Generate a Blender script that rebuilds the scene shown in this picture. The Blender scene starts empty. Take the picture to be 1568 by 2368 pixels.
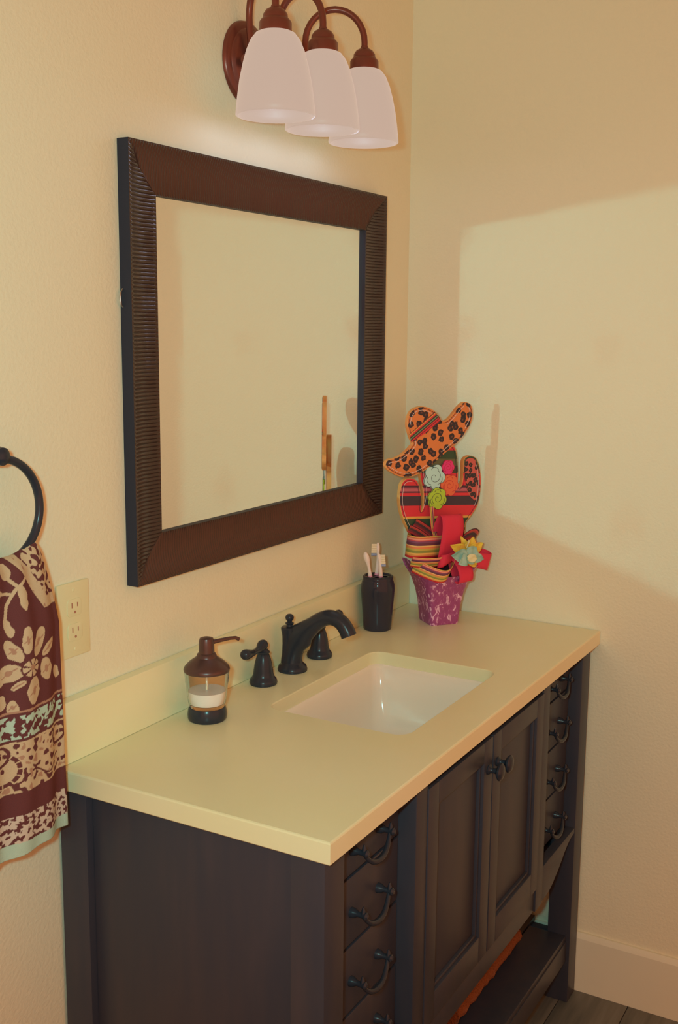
import bpy, bmesh, math, random
from mathutils import Vector, Matrix, noise
random.seed(7)
S = bpy.context.scene
COL = S.collection
PI = math.pi

# ------------------------------------------------------------------ camera
W, D, H, TH = 1.245, 0.513, 0.909, 0.034        # counter width, depth, height, thickness
CAM = Vector((-2.4557, -1.2118, 1.5983))
YAW, PITCH, ROLL, FPX = 1.0528, -0.1665, 0.009, 2554.2
fw = Vector((math.sin(YAW)*math.cos(PITCH), math.cos(YAW)*math.cos(PITCH), math.sin(PITCH)))
rt = Vector((math.cos(YAW), -math.sin(YAW), 0)); up = rt.cross(fw)
r2 = rt*math.cos(ROLL) + up*math.sin(ROLL); u2 = -rt*math.sin(ROLL) + up*math.cos(ROLL)
cd = bpy.data.cameras.new('camera'); cam = bpy.data.objects.new('camera', cd); COL.objects.link(cam)
cd.sensor_fit = 'VERTICAL'; cd.sensor_height = 24.0; cd.lens = 24.0*FPX/2368.0
cd.clip_start = 0.05; cd.clip_end = 50
cam.matrix_world = Matrix(((r2.x, u2.x, -fw.x, CAM.x), (r2.y, u2.y, -fw.y, CAM.y), (r2.z, u2.z, -fw.z, CAM.z), (0, 0, 0, 1)))
S.camera = cam

# ------------------------------------------------------------------ light and exposure
S.view_settings.view_transform = 'Standard'; S.view_settings.look = 'None'
S.view_settings.exposure = 0.0; S.view_settings.gamma = 1.0
S.view_settings.use_curve_mapping = False
wd = bpy.data.worlds.new('room_light'); S.world = wd; wd.use_nodes = True
bg = wd.node_tree.nodes['Background']
bg.inputs[0].default_value = (1.12, 0.385, 0.150, 1); bg.inputs[1].default_value = 1.0   # warm light of the room behind
fl = bpy.data.lights.new('camera_flash', 'SPOT')                                         # flash beside the lens
fl.energy = 48; fl.color = (0.34, 1.0, 0.96); fl.shadow_soft_size = 0.03
fl.spot_size = math.radians(95); fl.spot_blend = 0.9
flo = bpy.data.objects.new('camera_flash', fl); COL.objects.link(flo)
flo.location = (-2.492, -1.13, 1.645)
flo.rotation_euler = Vector((fw.x, fw.y, fw.z + 0.06)).to_track_quat('-Z', 'Y').to_euler()
S.cycles.sample_clamp_indirect = 0.0
S.cycles.use_guiding = True
S.cycles.guiding_training_samples = 64
S.cycles.use_volume_guiding = False
S.cycles.blur_glossy = 0.0
S.cycles.max_bounces = 6; S.cycles.diffuse_bounces = 3; S.cycles.glossy_bounces = 3
S.cycles.use_adaptive_sampling = True; S.cycles.adaptive_threshold = 0.04

# ------------------------------------------------------------------ materials
LIT = (0.66, 0.53, 0.33)          # strength of the light on a surface facing the camera
def lin(c):
    c = c/255.0
    return c/12.92 if c <= 0.04045 else ((c+0.055)/1.055)**2.4
def seen(r, g, b):
    return tuple(min(0.92, lin(v)/l) for v, l in zip((r, g, b), LIT)) + (1,)
def mat(name, col, rough=0.5, metal=0.0, spec=0.5):
    m = bpy.data.materials.new(name); m.use_nodes = True
    b = m.node_tree.nodes['Principled BSDF']
    b.inputs['Base Color'].default_value = col; b.inputs['Roughness'].default_value = rough
    b.inputs['Metallic'].default_value = metal; b.inputs['Specular IOR Level'].default_value = spec
    return m
def nd(m, t, **kw):
    n = m.node_tree.nodes.new(t)
    for k, v in kw.items(): setattr(n, k, v)
    return n
def lk(m, a, b): m.node_tree.links.new(a, b)
def bsdf(m): return m.node_tree.nodes['Principled BSDF']
def bump(m, scale, strength, dist=0.002, detail=3, stretch=None):
    tc = nd(m, 'ShaderNodeTexCoord'); nz = nd(m, 'ShaderNodeTexNoise'); bp = nd(m, 'ShaderNodeBump')
    nz.inputs['Scale'].default_value = scale; nz.inputs['Detail'].default_value = detail
    src = tc.outputs['Object']
    if stretch:
        mp = nd(m, 'ShaderNodeMapping'); mp.inputs['Scale'].default_value = stretch
        lk(m, src, mp.inputs['Vector']); src = mp.outputs['Vector']
    lk(m, src, nz.inputs['Vector']); lk(m, nz.outputs['Fac'], bp.inputs['Height'])
    bp.inputs['Strength'].default_value = strength; bp.inputs['Distance'].default_value = dist
    lk(m, bp.outputs['Normal'], bsdf(m).inputs['Normal'])
def noise_col(m, scale, stops, stretch=(1, 1, 1), detail=4, coord='Object', distort=0.0):
    tc = nd(m, 'ShaderNodeTexCoord'); mp = nd(m, 'ShaderNodeMapping'); nz = nd(m, 'ShaderNodeTexNoise'); cr = nd(m, 'ShaderNodeValToRGB')
    mp.inputs['Scale'].default_value = stretch; nz.inputs['Scale'].default_value = scale; nz.inputs['Detail'].default_value = detail
    nz.inputs['Distortion'].default_value = distort
    lk(m, tc.outputs[coord], mp.inputs['Vector']); lk(m, mp.outputs['Vector'], nz.inputs['Vector']); lk(m, nz.outputs['Fac'], cr.inputs['Fac'])
    ramp(cr, stops); lk(m, cr.outputs['Color'], bsdf(m).inputs['Base Color'])
    return cr
def ramp(cr, stops, interp='LINEAR'):
    e = cr.color_ramp.elements; cr.color_ramp.interpolation = interp
    e[0].position, e[0].color = stops[0]
    e[1].position, e[1].color = stops[-1]
    for p, c in stops[1:-1]:
        n = e.new(p); n.color = c

WALL = (0.87, 0.86, 0.66, 1)
m_wall = mat('wall_paint', WALL, 0.75, spec=0.25); bump(m_wall, 150, 0.35, 0.0025, 2)
m_base = mat('trim_paint', (0.84, 0.84, 0.68, 1), 0.45, spec=0.3)
m_counter = mat('counter_top', (0.89, 0.88, 0.56, 1), 0.28, spec=0.35)
noise_col(m_counter, 5, [(0.3, (0.88, 0.86, 0.55, 1)), (0.7, (0.90, 0.88, 0.60, 1))])
m_sink = mat('sink_ceramic', (0.95, 0.86, 0.74, 1), 0.12)
m_wood = mat('espresso_wood', seen(58, 48, 43), 0.38, spec=0.35)
noise_col(m_wood, 6, [(0.3, seen(44, 43, 42)), (0.55, seen(49, 45, 42)), (0.75, seen(54, 47, 43))], (6, 6, 0.8))
m_bronze = mat('oil_rubbed_bronze', seen(37, 37, 35), 0.24, 0.0, 0.32)
m_bronze2 = mat('lamp_bronze', seen(104, 50, 32), 0.30, 0.45, 0.6)
m_frame = mat('mirror_frame_wood', (0.052, 0.026, 0.022, 1), 0.20, 0.15, 0.65)
m_frameside = mat('mirror_frame_side', seen(38, 37, 37), 0.5, 0.0, 0.2)
m_mirror = mat('mirror_glass', (0.93, 0.93, 0.90, 1), 0.0, 1.0)
m_steel = mat('nickel', (0.5, 0.5, 0.5, 1), 0.3, 1.0)
m_plate = mat('outlet_plastic', (0.84, 0.80, 0.50, 1), 0.35)
m_slot = mat('outlet_slot', seen(150, 95, 62), 0.6)
m_black = mat('black_ceramic', seen(40, 38, 38), 0.10, 0, 0.3)
m_white = mat('white_plastic', (0.9, 0.82, 0.80, 1), 0.3)
m_pinkp = mat('pink_grip', seen(205, 130, 125), 0.35)
m_blue = mat('grey_blue_bristle', seen(130, 130, 130), 0.6)
m_clear = mat('brush_clear_bristle', (0.86, 0.80, 0.60, 1), 0.6)
m_floor = mat('floor_plank', seen(86, 70, 50), 0.45, spec=0.3)
noise_col(m_floor, 3.0, [(0.25, seen(74, 68, 52)), (0.5, seen(96, 86, 64)), (0.8, seen(112, 102, 78))], (1.2, 14, 14), 6)
m_sub = mat('floor_joint', seen(48, 42, 36), 0.8)
m_gap = mat('dark_gap', seen(40, 39, 39), 0.9, spec=0.1)
m_rug = mat('rust_fleece', seen(118, 68, 38), 0.95, spec=0.05); bump(m_rug, 220, 1.0, 0.006, 3)

# ------------------------------------------------------------------ mesh helpers
def obj(name, verts, faces, m, parent=None, smooth=35, loc=None, mats=None, midx=None):
    me = bpy.data.meshes.new(name); me.from_pydata([tuple(v) for v in verts], [], faces); me.update()
    bm = bmesh.new(); bm.from_mesh(me); bmesh.ops.recalc_face_normals(bm, faces=bm.faces); bm.to_mesh(me); bm.free()
    me.materials.append(m)
    if mats:
        for q in mats: me.materials.append(q)
        if midx:
            for i, k in enumerate(midx): me.polygons[i].material_index = k
    if smooth:
        for pg in me.polygons: pg.use_smooth = True
        me.set_sharp_from_angle(angle=math.radians(smooth))
    o = bpy.data.objects.new(name, me); COL.objects.link(o)
    if parent: o.parent = parent
    if loc is not None: o.location = loc
    return o
def tag(o, label=None, cat=None, group=None, kind=None):
    if label: o['label'] = label
    if cat: o['category'] = cat
    if group: o['group'] = group
    if kind: o['kind'] = kind
    return o
def thing(name, loc, label, cat, group=None, rz=0.0):
    o = bpy.data.objects.new(name, None); COL.objects.link(o); o.location = loc; o.rotation_euler = (0, 0, rz)
    o.empty_display_size = 0.05
    return tag(o, label, cat, group)
def copy_child(o, parent, loc=None):
    c = o.copy(); COL.objects.link(c); c.parent = parent
    if loc is not None: c.location = loc
    return c
def box_vf(x0, x1, y0, y1, z0, z1, bv=0.0):
    bm = bmesh.new()
    bmesh.ops.create_cube(bm, size=1.0)
    for v in bm.verts:
        v.co = Vector(((x0+x1)/2 + v.co.x*(x1-x0), (y0+y1)/2 + v.co.y*(y1-y0), (z0+z1)/2 + v.co.z*(z1-z0)))
    if bv: bmesh.ops.bevel(bm, geom=list(bm.edges), offset=bv, segments=2, affect='EDGES', profile=0.6)
    bm.verts.ensure_lookup_table()
    vs = [v.co.copy() for v in bm.verts]; fs = [[v.index for v in f.verts] for f in bm.faces]
    bm.free(); return vs, fs
def box(name, m, x0, x1, y0, y1, z0, z1, parent=None, bv=0.0015, loc=None):
    v, f = box_vf(x0, x1, y0, y1, z0, z1, bv)
    return obj(name, v, f, m, parent, 30, loc)
def join(parts):
    V, F = [], []
    for v, f in parts:
        n = len(V); V += list(v); F += [[i+n for i in q] for q in f]
    return V, F
def lathe_vf(prof, seg=40, cx=0, cy=0, cz=0, cap0=True, cap1=True):
    V, F = [], []
    for r, z in prof:
        for k in range(seg):
            a = 2*PI*k/seg; V.append((cx+r*math.cos(a), cy+r*math.sin(a), cz+z))
    n = len(prof)
    for i in range(n-1):
        for k in range(seg):
            k2 = (k+1) % seg; F.append([i*seg+k, i*seg+k2, (i+1)*seg+k2, (i+1)*seg+k])
    if cap0: F.append(list(range(seg))[::-1])
    if cap1: F.append([(n-1)*seg+k for k in range(seg)])
    return V, F
def tube_vf(pts, rad, seg=14, cap=True, flat=None):
    pts = [Vector(p) for p in pts]; n = len(pts); V, F = [], []
    if not hasattr(rad, '__len__'): rad = [rad]*n
    prev = None
    for i in range(n):
        t = (pts[min(i+1, n-1)] - pts[max(i-1, 0)]).normalized()
        if prev is None:
            a = Vector((0, 0, 1)) if abs(t.z) < 0.9 else Vector((1, 0, 0))
            nx = t.cross(a).normalized()
        else:
            nx = (prev - t*prev.dot(t)).normalized()
        ny = t.cross(nx); prev = nx
        for k in range(seg):
            a = 2*PI*k/seg; V.append(pts[i] + (nx*math.cos(a) + ny*math.sin(a))*rad[i])
    for i in range(n-1):
        for k in range(seg):
            k2 = (k+1) % seg; F.append([i*seg+k, i*seg+k2, (i+1)*seg+k2, (i+1)*seg+k])
    if cap:
        F.append(list(range(seg))[::-1]); F.append([(n-1)*seg+k for k in range(seg)])
    return V, F
def spline(P, n=8, closed=False):
    P = [Vector(p) for p in P]; out = []; N = len(P)
    rng = range(N) if closed else range(N-1)
    for i in rng:
        g = (lambda j: P[j % N]) if closed else (lambda j: P[max(0, min(N-1, j))])
        a, b, c, d = g(i-1), g(i), g(i+1), g(i+2)
        for k in range(n):
            t = k/n
            out.append(0.5*((2*b) + (c-a)*t + (2*a-5*b+4*c-d)*t*t + (3*b-a-3*c+d)*t*t*t))
    if not closed: out.append(P[-1])
    return out
def slab_vf(outline, y0, y1, bv=0.0):
    """outline [(u, v)] extruded along local w from y0 (back) to y1 (front): local axes x=u, y=-w, z=v"""
    bm = bmesh.new()
    vs = [bm.verts.new((u, -y0, v)) for u, v in outline]
    f = bm.faces.new(vs)
    r = bmesh.ops.extrude_face_region(bm, geom=[f])
    ext = [g for g in r['geom'] if isinstance(g, bmesh.types.BMVert)]
    for v in ext: v.co.y = -y1
    if bv:
        es = [e for e in bm.edges if abs(e.verts[0].co.y + y1) < 1e-6 and abs(e.verts[1].co.y + y1) < 1e-6]
        bmesh.ops.bevel(bm, geom=es, offset=bv, segments=2, affect='EDGES', profile=0.6)
    bmesh.ops.triangulate(bm, faces=[q for q in bm.faces if len(q.verts) > 4])
    bm.verts.ensure_lookup_table(); bm.verts.index_update()
    V = [v.co.copy() for v in bm.verts]; F = [[v.index for v in q.verts] for q in bm.faces]
    bm.free(); return V, F
def rrect(x0, x1, y0, y1, r, n=6):
    P = []
    for cx, cy, a0 in ((x1-r, y1-r, 0), (x0+r, y1-r, 90), (x0+r, y0+r, 180), (x1-r, y0+r, 270)):
        for k in range(n+1):
            a = math.radians(a0 + 90*k/n); P.append((cx+r*math.cos(a), cy+r*math.sin(a)))
    return P

# ------------------------------------------------------------------ the room
tag(box('wall_back', m_wall, -3.4, 0.12, 0.0, 0.12, 0.0, 2.62, bv=0), 'cream textured wall behind the mirror and vanity', None, kind='structure')
tag(box('wall_right', m_wall, 0.0, 0.12, -3.2, 0.0, 0.0, 2.62, bv=0), 'cream textured wall at the right end of the vanity', None, kind='structure')
tag(box('ceiling', m_base, -3.4, 0.12, -3.2, 0.12, 2.62, 2.75, bv=0), 'plain cream ceiling', None, kind='structure')
floor = tag(box('floor', m_sub, -3.4, 0.12, -3.2, 0.12, -0.06, -0.004, bv=0), 'brown wood-look plank floor', None, kind='structure')
plank_w = 0.152
pv, pf = box_vf(0, 1.18, -plank_w/2+0.001, plank_w/2-0.001, -0.004, 0.0, 0.0008)
pm = None
for j in range(11):
    y = -0.02 - plank_w*(j+0.5); off = (j*0.47) % 1.18
    x = 0.0
    xs = [-off-1.18*k for k in range(0, 4)]
    for k, xa in enumerate(xs):
        if xa + 1.18 > 0.0:                      # cut at the wall
            L = -xa
            if L < 0.05: continue
            v, f = box_vf(xa+0.001, -0.0135, y-plank_w/2+0.001, y+plank_w/2-0.001, -0.004, 0.0, 0.0008)
            obj('plank', v, f, m_floor, floor, 30)
        else:
            if pm is None:
                o = obj('plank', pv, pf, m_floor, floor, 30); pm = o.data
            else:
                o = bpy.data.objects.new('plank', pm); COL.objects.link(o); o.parent = floor
            o.location = (xa, y, 0)
def baseboard(name, axis):
    prof = [(0, 0), (0.0135, 0), (0.0135, 0.138), (0.010, 0.146), (0.006, 0.1505), (0, 0.1505)]
    V, F = [], []
    for t in (0, 1):
        for d, z in prof:
            V.append((-d, -3.1 if t else -0.0, z) if axis == 'r' else (-3.3 if t else -0.0136, -d, z))
    n = len(prof)
    for i in range(n):
        k = (i+1) % n; F.append([i, k, n+k, n+i])
    F += [list(range(n)), list(range(n, 2*n))[::-1]]
    return tag(obj(name, V, F, m_base, None, 20), None, None, kind='structure')
baseboard('baseboard_right', 'r'); baseboard('baseboard_back', 'b')

# ------------------------------------------------------------------ countertop, backsplash, sink
SX0, SX1, SY0, SY1, SR = -0.838, -0.417, -0.424, -0.140, 0.028
def countertop():
    bm = bmesh.new()
    hole = rrect(SX0, SX1, SY0, SY1, SR, 6)
    X0, X1, Y0, Y1 = -W, -0.0015, -D, -0.001
    def loop(pts, z): return [bm.verts.new((x, y, z)) for x, y in pts]
    def rect(i): return [(X0+i, Y0+i), (X1-i, Y0+i), (X1-i, Y1-i), (X0+i, Y1-i)]
    c = 0.003
    o1 = loop(rect(c), H); o1b = loop(rect(c*0.3), H-c*0.3); o2 = loop(rect(0), H-c); o3 = loop(rect(0), H-TH+0.002); o4 = loop(rect(0.002), H-TH)
    grow = lambda g: rrect(SX0-g, SX1+g, SY0-g, SY1+g, SR+g, 6)
    h1 = loop(grow(0.002), H); h1b = loop(grow(0.0006), H-0.0006); h2 = loop(grow(0), H-0.002); h3 = loop(grow(0), H-TH)
    def band(a, b):
        n = len(a)
        for i in range(n): bm.faces.new((a[i], a[(i+1) % n], b[(i+1) % n], b[i]))
    band(o1, o1b); band(o1b, o2); band(o2, o3); band(o3, o4); band(h1, h1b); band(h1b, h2); band(h2, h3)
    def cap(a, b):
        es = []
        for L in (a, b):
            for i in range(len(L)): es.append(bm.edges.get((L[i], L[(i+1) % len(L)])) or bm.edges.new((L[i], L[(i+1) % len(L)])))
        bmesh.ops.triangle_fill(bm, use_beauty=True, edges=es)
    cap(o1, h1); cap(o4, h3)
    bmesh.ops.recalc_face_normals(bm, faces=bm.faces)
    bm.verts.index_update()
    V = [v.co.copy() for v in bm.verts]; F = [[v.index for v in q.verts] for q in bm.faces]; bm.free()
    return obj('countertop', V, F, m_counter, None, 20)
tag(countertop(), 'pale cream stone countertop with a rectangular sink cut-out on the dark vanity', 'countertop')
tag(box('backsplash', m_counter, -W, -0.0015, -0.0205, -0.0006, H+0.0003, H+0.102, bv=0.002), 'low cream stone backsplash along the wall under the mirror', 'backsplash')
# undermount sink
sk = thing('sink', ((SX0+SX1)/2, (SY0+SY1)/2, H-TH), 'white rectangular undermount sink set into the cream countertop', 'sink')
hw, hd = (SX1-SX0)/2, (SY1-SY0)/2
def loopz(g, z, r): return [(x, y, z) for x, y in rrect(-hw-g, hw+g, -hd-g, hd+g, max(0.012, r), 6)]
rings = [(0.022, -0.0004, 0.045), (0.0015, -0.0004, 0.030), (-0.001, -0.004, 0.030), (-0.006, -0.05, 0.032), (-0.014, -0.095, 0.036), (-0.024, -0.118, 0.040), (-0.045, -0.131, 0.045), (-0.085, -0.136, 0.04), (-0.112, -0.138, 0.02)]
V, F = [], []
for g, z, r in rings: V += loopz(g, z, r)
n = 28
for i in range(len(rings)-1):
    for k in range(n):
        F.append([i*n+k, i*n+(k+1) % n, (i+1)*n+(k+1) % n, (i+1)*n+k])
F.append([(len(rings)-1)*n+k for k in range(n)])
bowl = obj('bowl', V, F, m_sink, sk, 50)
sm = bowl.modifiers.new('t', 'SOLIDIFY'); sm.thickness = 0.008; sm.offset = -1
v, f = lathe_vf([(0.0, 0.0), (0.014, 0.0), (0.016, 0.002), (0.022, 0.003), (0.024, 0.0)], 32, 0, 0, -0.1378)
obj('drain', v, f, m_bronze, sk, 40)

# ------------------------------------------------------------------ vanity cabinet
van = thing('vanity_cabinet', (-0.63, -0.25, 0.0), 'dark espresso wooden vanity with panelled doors, two drawer banks and open bottom shelf', 'cabinet')
VO = Vector((0.63, 0.25, 0.0))
def vbox(name, x0, x1, y0, y1, z0, z1, m=None, parent=None, bv=0.002):
    return box(name, m or m_wood, x0+VO.x, x1+VO.x, y0+VO.y, y1+VO.y, z0, z1, parent or van, bv)
CX0, CX1 = -1.232, -0.018
ZT = H-TH-0.0003
LF = -0.497                       # leg fronts
for x0 in (CX0, CX1-0.056):
    vbox('leg', x0, x0+0.056, LF, LF+0.056, 0.0003, ZT)
    vbox('leg', x0, x0+0.056, -0.062, -0.006, 0.0003, ZT)
# side panels (left one is seen): recessed panel between the legs with rails
for xa, xb in ((CX0+0.014, CX0+0.030), (CX1-0.030, CX1-0.014)):
    vbox('side_panel', xa, xb, LF+0.0565, -0.0625, 0.36, ZT)
vbox('back_panel', CX0+0.0565, CX1-0.0565, -0.022, -0.008, 0.36, ZT)
vbox('bottom_panel', CX0+0.031, CX1-0.031, LF+0.058, -0.0225, 0.366, 0.384)
BX = (-0.945, -0.300)             # centre block
YD = -0.4685                      # drawer fronts
YC = -0.482                       # centre carcass front, doors stand 18 mm proud
for xa in (BX[0], BX[1]-0.042):
    vbox('stile', xa, xa+0.042, YC-0.017, YC+0.06, 0.366, ZT)
vbox('bottom_rail', BX[0]+0.0425, BX[1]-0.0425, YC-0.013, YC+0.03, 0.366, 0.416)
vbox('top_rail', BX[0]+0.0425, BX[1]-0.0425, YC-0.010, YC+0.03, 0.858, ZT)
# doors
def door(x0, x1, kx):
    z0, z1, y1, y0 = 0.420, 0.855, YC-0.001, YC-0.019
    s = 0.040
    parts = [box_vf(a+VO.x, b+VO.x, y0+VO.y, y1+VO.y, c, d, 0.0018) for a, b, c, d in
             ((x0, x0+s, z0, z1), (x1-s, x1, z0, z1), (x0+s, x1-s, z0, z0+s+0.012), (x0+s, x1-s, z1-s, z1))]
    # inner moulding
    parts += [box_vf(a+VO.x, b+VO.x, y0+0.0055+VO.y, y1+VO.y, c, d, 0.0015) for a, b, c, d in
              ((x0+s, x0+s+.007, z0+s+.012, z1-s), (x1-s-.007, x1-s, z0+s+.012, z1-s), (x0+s+.007, x1-s-.007, z0+s+.012, z0+s+.019), (x0+s+.007, x1-s-.007, z1-s-.007, z1-s))]
    v, f = join(parts)
    d = obj('door', v, f, m_wood, van, 30)
    box('door_panel', m_wood, x0+s+0.0075+VO.x, x1-s-0.0075+VO.x, y0+0.0115+VO.y, y1-0.001+VO.y, z0+s+.0195, z1-s-.0075, d, 0.001)
    v, f = lathe_vf([(0.009, 0), (0.0095, 0.002), (0.006, 0.005), (0.0048, 0.010), (0.0055, 0.016), (0.0125, 0.019), (0.0165, 0.0225), (0.0165, 0.0255), (0.012, 0.029), (0.004, 0.0305)], 28)
    kb = obj('knob', v, f, m_bronze, d, 40)
    kb.rotation_euler = (PI/2, 0, 0); kb.location = (kx+VO.x, y0+VO.y, 0.797)
    tag(kb, 'dark round mushroom knob')
door(-0.902, -0.6245, -0.645); door(-0.6205, -0.343, -0.600)
# drawers
def bail_vf(w=0.098):
    h = w/2-0.006; P = []
    for k in range(25):
        t = -1 + 2*k/24
        P.append((h*t, -0.020-0.006*(1-t*t), 0.004-0.026*(1-abs(t)**2.6)))
    R = [0.0028+0.0022*(1-abs(-1+2*k/24)**2) for k in range(25)]
    parts = [tube_vf(P, R, 10)]
    for s in (-1, 1):
        parts.append(tube_vf([(s*h, 0.0, 0.004), (s*h, -0.006, 0.004), (s*h, -0.012, 0.004), (s*h, -0.020, 0.004), (s*h, -0.026, 0.004), (s*h, -0.029, 0.004)],
                             [0.0085, 0.0075, 0.0042, 0.0046, 0.0062, 0.003], 14))
        parts.append(tube_vf([(s*h, -0.021, 0.006), (s*h, -0.021, 0.013), (s*h, -0.021, 0.018)], [0.0042, 0.0030, 0.0012], 10))
    return join(parts)
bv_, bf_ = bail_vf()
# curved face-cup behind the bail
hp = None
for bx0, bx1 in ((CX0+0.0565, BX[0]-0.0005), (BX[1]+0.0005, CX1-0.0565)):
    w = bx1-bx0
    zs = [0.448, 0.5595, 0.6725, 0.786, ZT-0.002]
    for i in range(4):
        z0, z1 = zs[i]+0.002, zs[i+1]-0.002
        d = vbox('drawer', bx0+0.002, bx1-0.002, YD, YD+0.020, z0, z1, bv=0.0035)
        if hp is None:
            hp = obj('drawer_handle', bv_, bf_, m_bronze, d, 40); ho = hp
        else:
            ho = copy_child(hp, d)
        ho.location = ((bx0+bx1)/2+VO.x, YD+VO.y, (z0+z1)/2-0.006)
    vbox('drawer_case', bx0+0.002, bx1-0.002, YD+0.021, YD+0.36, 0.449, ZT-0.002, m_gap)
    # curved apron under the bank, deep at the centre block and shallow at the leg
    inner, outer = (bx1, bx0) if bx0 < -0.8 else (bx0, bx1)
    poly = [(outer, 0.4475), (outer, 0.434)]
    for k in range(13):
        t = k/12; e = t*t*(3-2*t)
        poly.append((outer+(inner-outer)*(0.03+0.80*t), 0.434-0.068*e))
    poly.append((inner, 0.366)); poly.append((inner, 0.4475))
    v, f = slab_vf([(x+VO.x, z) for x, z in poly], 0, 0.020, 0.0015)
    v = [(a[0], a[1]+(LF+0.021+VO.y), a[2]) for a in v]
    obj('apron', v, f, m_wood, van, 30)
# open shelf
vbox('shelf_rail', CX0+0.0565, CX1-0.0565, LF+0.008, LF+0.030, 0.105, 0.158)
vbox('shelf_rail', CX0+0.0565, CX1-0.0565, -0.052, -0.030, 0.105, 0.158)
for xa in (CX0+0.010, CX1-0.032):
    vbox('shelf_side_rail', xa, xa+0.022, LF+0.0565, -0.0625, 0.105, 0.158)
yy = LF+0.010; nb = 5; bw = (-0.012-yy)/nb
for k in range(nb):
    y0 = yy+k*bw
    xa, xb = (CX0+0.004, CX1-0.004) if 0 < k < nb-1 else (CX0+0.0567, CX1-0.0567)
    vbox('shelf_slat', xa, xb, max(y0, LF+0.0568) if 0 < k < nb-1 else y0, (y0+bw-0.004) if k < nb-1 else -0.012, 0.1585, 0.172)
# folded fleece on the shelf
def fleece():
    V, F = [], []; nx, ny = 60, 10
    rnd = random.Random(3)
    prof = [(-0.394, 0.004), (-0.406, 0.010), (-0.410, 0.022), (-0.406, 0.032), (-0.398, 0.037), (-0.36, 0.043), (-0.28, 0.042), (-0.20, 0.040), (-0.16, 0.036), (-0.15, 0.020), (-0.16, 0.004)]
    for i in range(nx+1):
        x = -0.53 + 0.37*i/nx
        j = 0.006*noise.noise(Vector((x*40, 1, 2)))+0.004*noise.noise(Vector((x*140, 5, 2)))
        for y, z in prof: V.append((x+0.35, y+0.30+(j if y < -0.3 else -j), z + 0.003*noise.noise(Vector((x*30, y*30, 0))) if z > .005 else 0.0))
    m = len(prof)
    for i in range(nx):
        for k in range(m):
            F.append([i*m+k, i*m+(k+1) % m, (i+1)*m+(k+1) % m, (i+1)*m+k])
    F += [list(range(m)), [nx*m+k for k in range(m)][::-1]]
    o = obj('folded_fleece', V, F, m_rug, None, 60); o.location = (-0.35, -0.30, 0.1724)
    tag(o, 'rust-brown fuzzy folded cloth lying on the open shelf of the vanity', 'cloth')
fleece()

# ------------------------------------------------------------------ mirror
MX0, MX1, MZ0, MZ1, FW = -1.051, -0.163, 1.163, 1.889, 0.080
mir = thing('framed_mirror', ((MX0+MX1)/2, -0.002, MZ0), 'square wall mirror in a wide ribbed dark brown wooden frame', 'mirror')
MO = Vector(((MX0+MX1)/2, -0.002, MZ0))
YB, YF, YI, YM = -0.0005, -0.0235, -0.0125, -0.0045        # back, outer front, inner lip, glass
def cove(t):            # t 0 outer edge .. 1 inner edge -> y
    if t < 0.06: return YF
    s = (t-0.06)/0.94
    return YF + (YI-YF)*s + 0.0062*math.sin(PI*min(1, s*1.05))**1.0*(1-0.15*s)
def rail(A, B, inward, label=None):
    """A,B outer corners (x,z); inward unit (x,z)."""
    A, B, inn = Vector(A), Vector(B), Vector(inward); L = (B-A).length; d = (B-A)/L
    nr = int(round(L/0.0066)); per = 6; ns = nr*per
    T = [0.0, 0.03, 0.06, 0.12, 0.2, 0.3, 0.4, 0.5, 0.6, 0.7, 0.8, 0.9, 0.97, 1.0]
    V, F = [], []
    for i in range(ns+1):
        for t in T:
            w = t*FW; s = L*i/ns; s = min(max(s, w), L-w)
            ph = (s/L*nr) % 1.0
            rib = 0.0021*abs(math.sin(PI*ph)) if 0.04 < t < 0.985 else 0.0019
            q = A + d*s + inn*w
            V.append((q.x-MO.x, cove(t)-rib+0.0019-MO.y, q.y-MO.z))
    m = len(T)
    for i in range(ns):
        for k in range(m-1):
            F.append([i*m+k, i*m+k+1, (i+1)*m+k+1, (i+1)*m+k])
    # sides and back
    base = len(V)
    for i, s in ((0, 0.0), (1, L)):
        for w, y in ((0, YF), (0, YB), (FW, YB), (FW, YI)):
            ss = min(max(s, w), L-w); q = A + d*ss + inn*w
            V.append((q.x-MO.x, y-MO.y, q.y-MO.z))
    nf = len(F)
    for k in range(3): F.append([base+k, base+k+1, base+4+k+1, base+4+k])
    idx = [0]*nf + [1, 1, 1]
    return obj('frame_rail', V, F, m_frame, mir, 60, mats=[m_frameside], midx=idx)
c1, c2, c3, c4 = (MX0, MZ0), (MX1, MZ0), (MX1, MZ1), (MX0, MZ1)
rail(c4, c3, (0, -1)); rail(c2, c1, (0, 1)); rail(c1, c4, (1, 0)); rail(c3, c2, (-1, 0))
IX0, IX1, IZ0, IZ1 = MX0+FW, MX1-FW, MZ0+FW, MZ1-FW
box('glass', m_mirror, IX0-0.006-MO.x, IX1+0.006-MO.x, YM-MO.y, YM+0.003-MO.y, IZ0-0.006-MO.z, IZ1+0.006-MO.z, mir, 0)
v, f = tube_vf([(MX0-0.0003-MO.x, -0.004, 1.655-MO.z), (MX0-0.006-MO.x, -0.005, 1.650-MO.z), (MX0-0.008-MO.x, -0.005, 1.640-MO.z), (MX0-0.006-MO.x, -0.005, 1.630-MO.z), (MX0-0.0003-MO.x, -0.004, 1.626-MO.z)], 0.0014, 8)
tag(obj('hanging_clip', v, f, m_steel, mir, 40), 'small metal hanging clip at the left edge')

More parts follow.
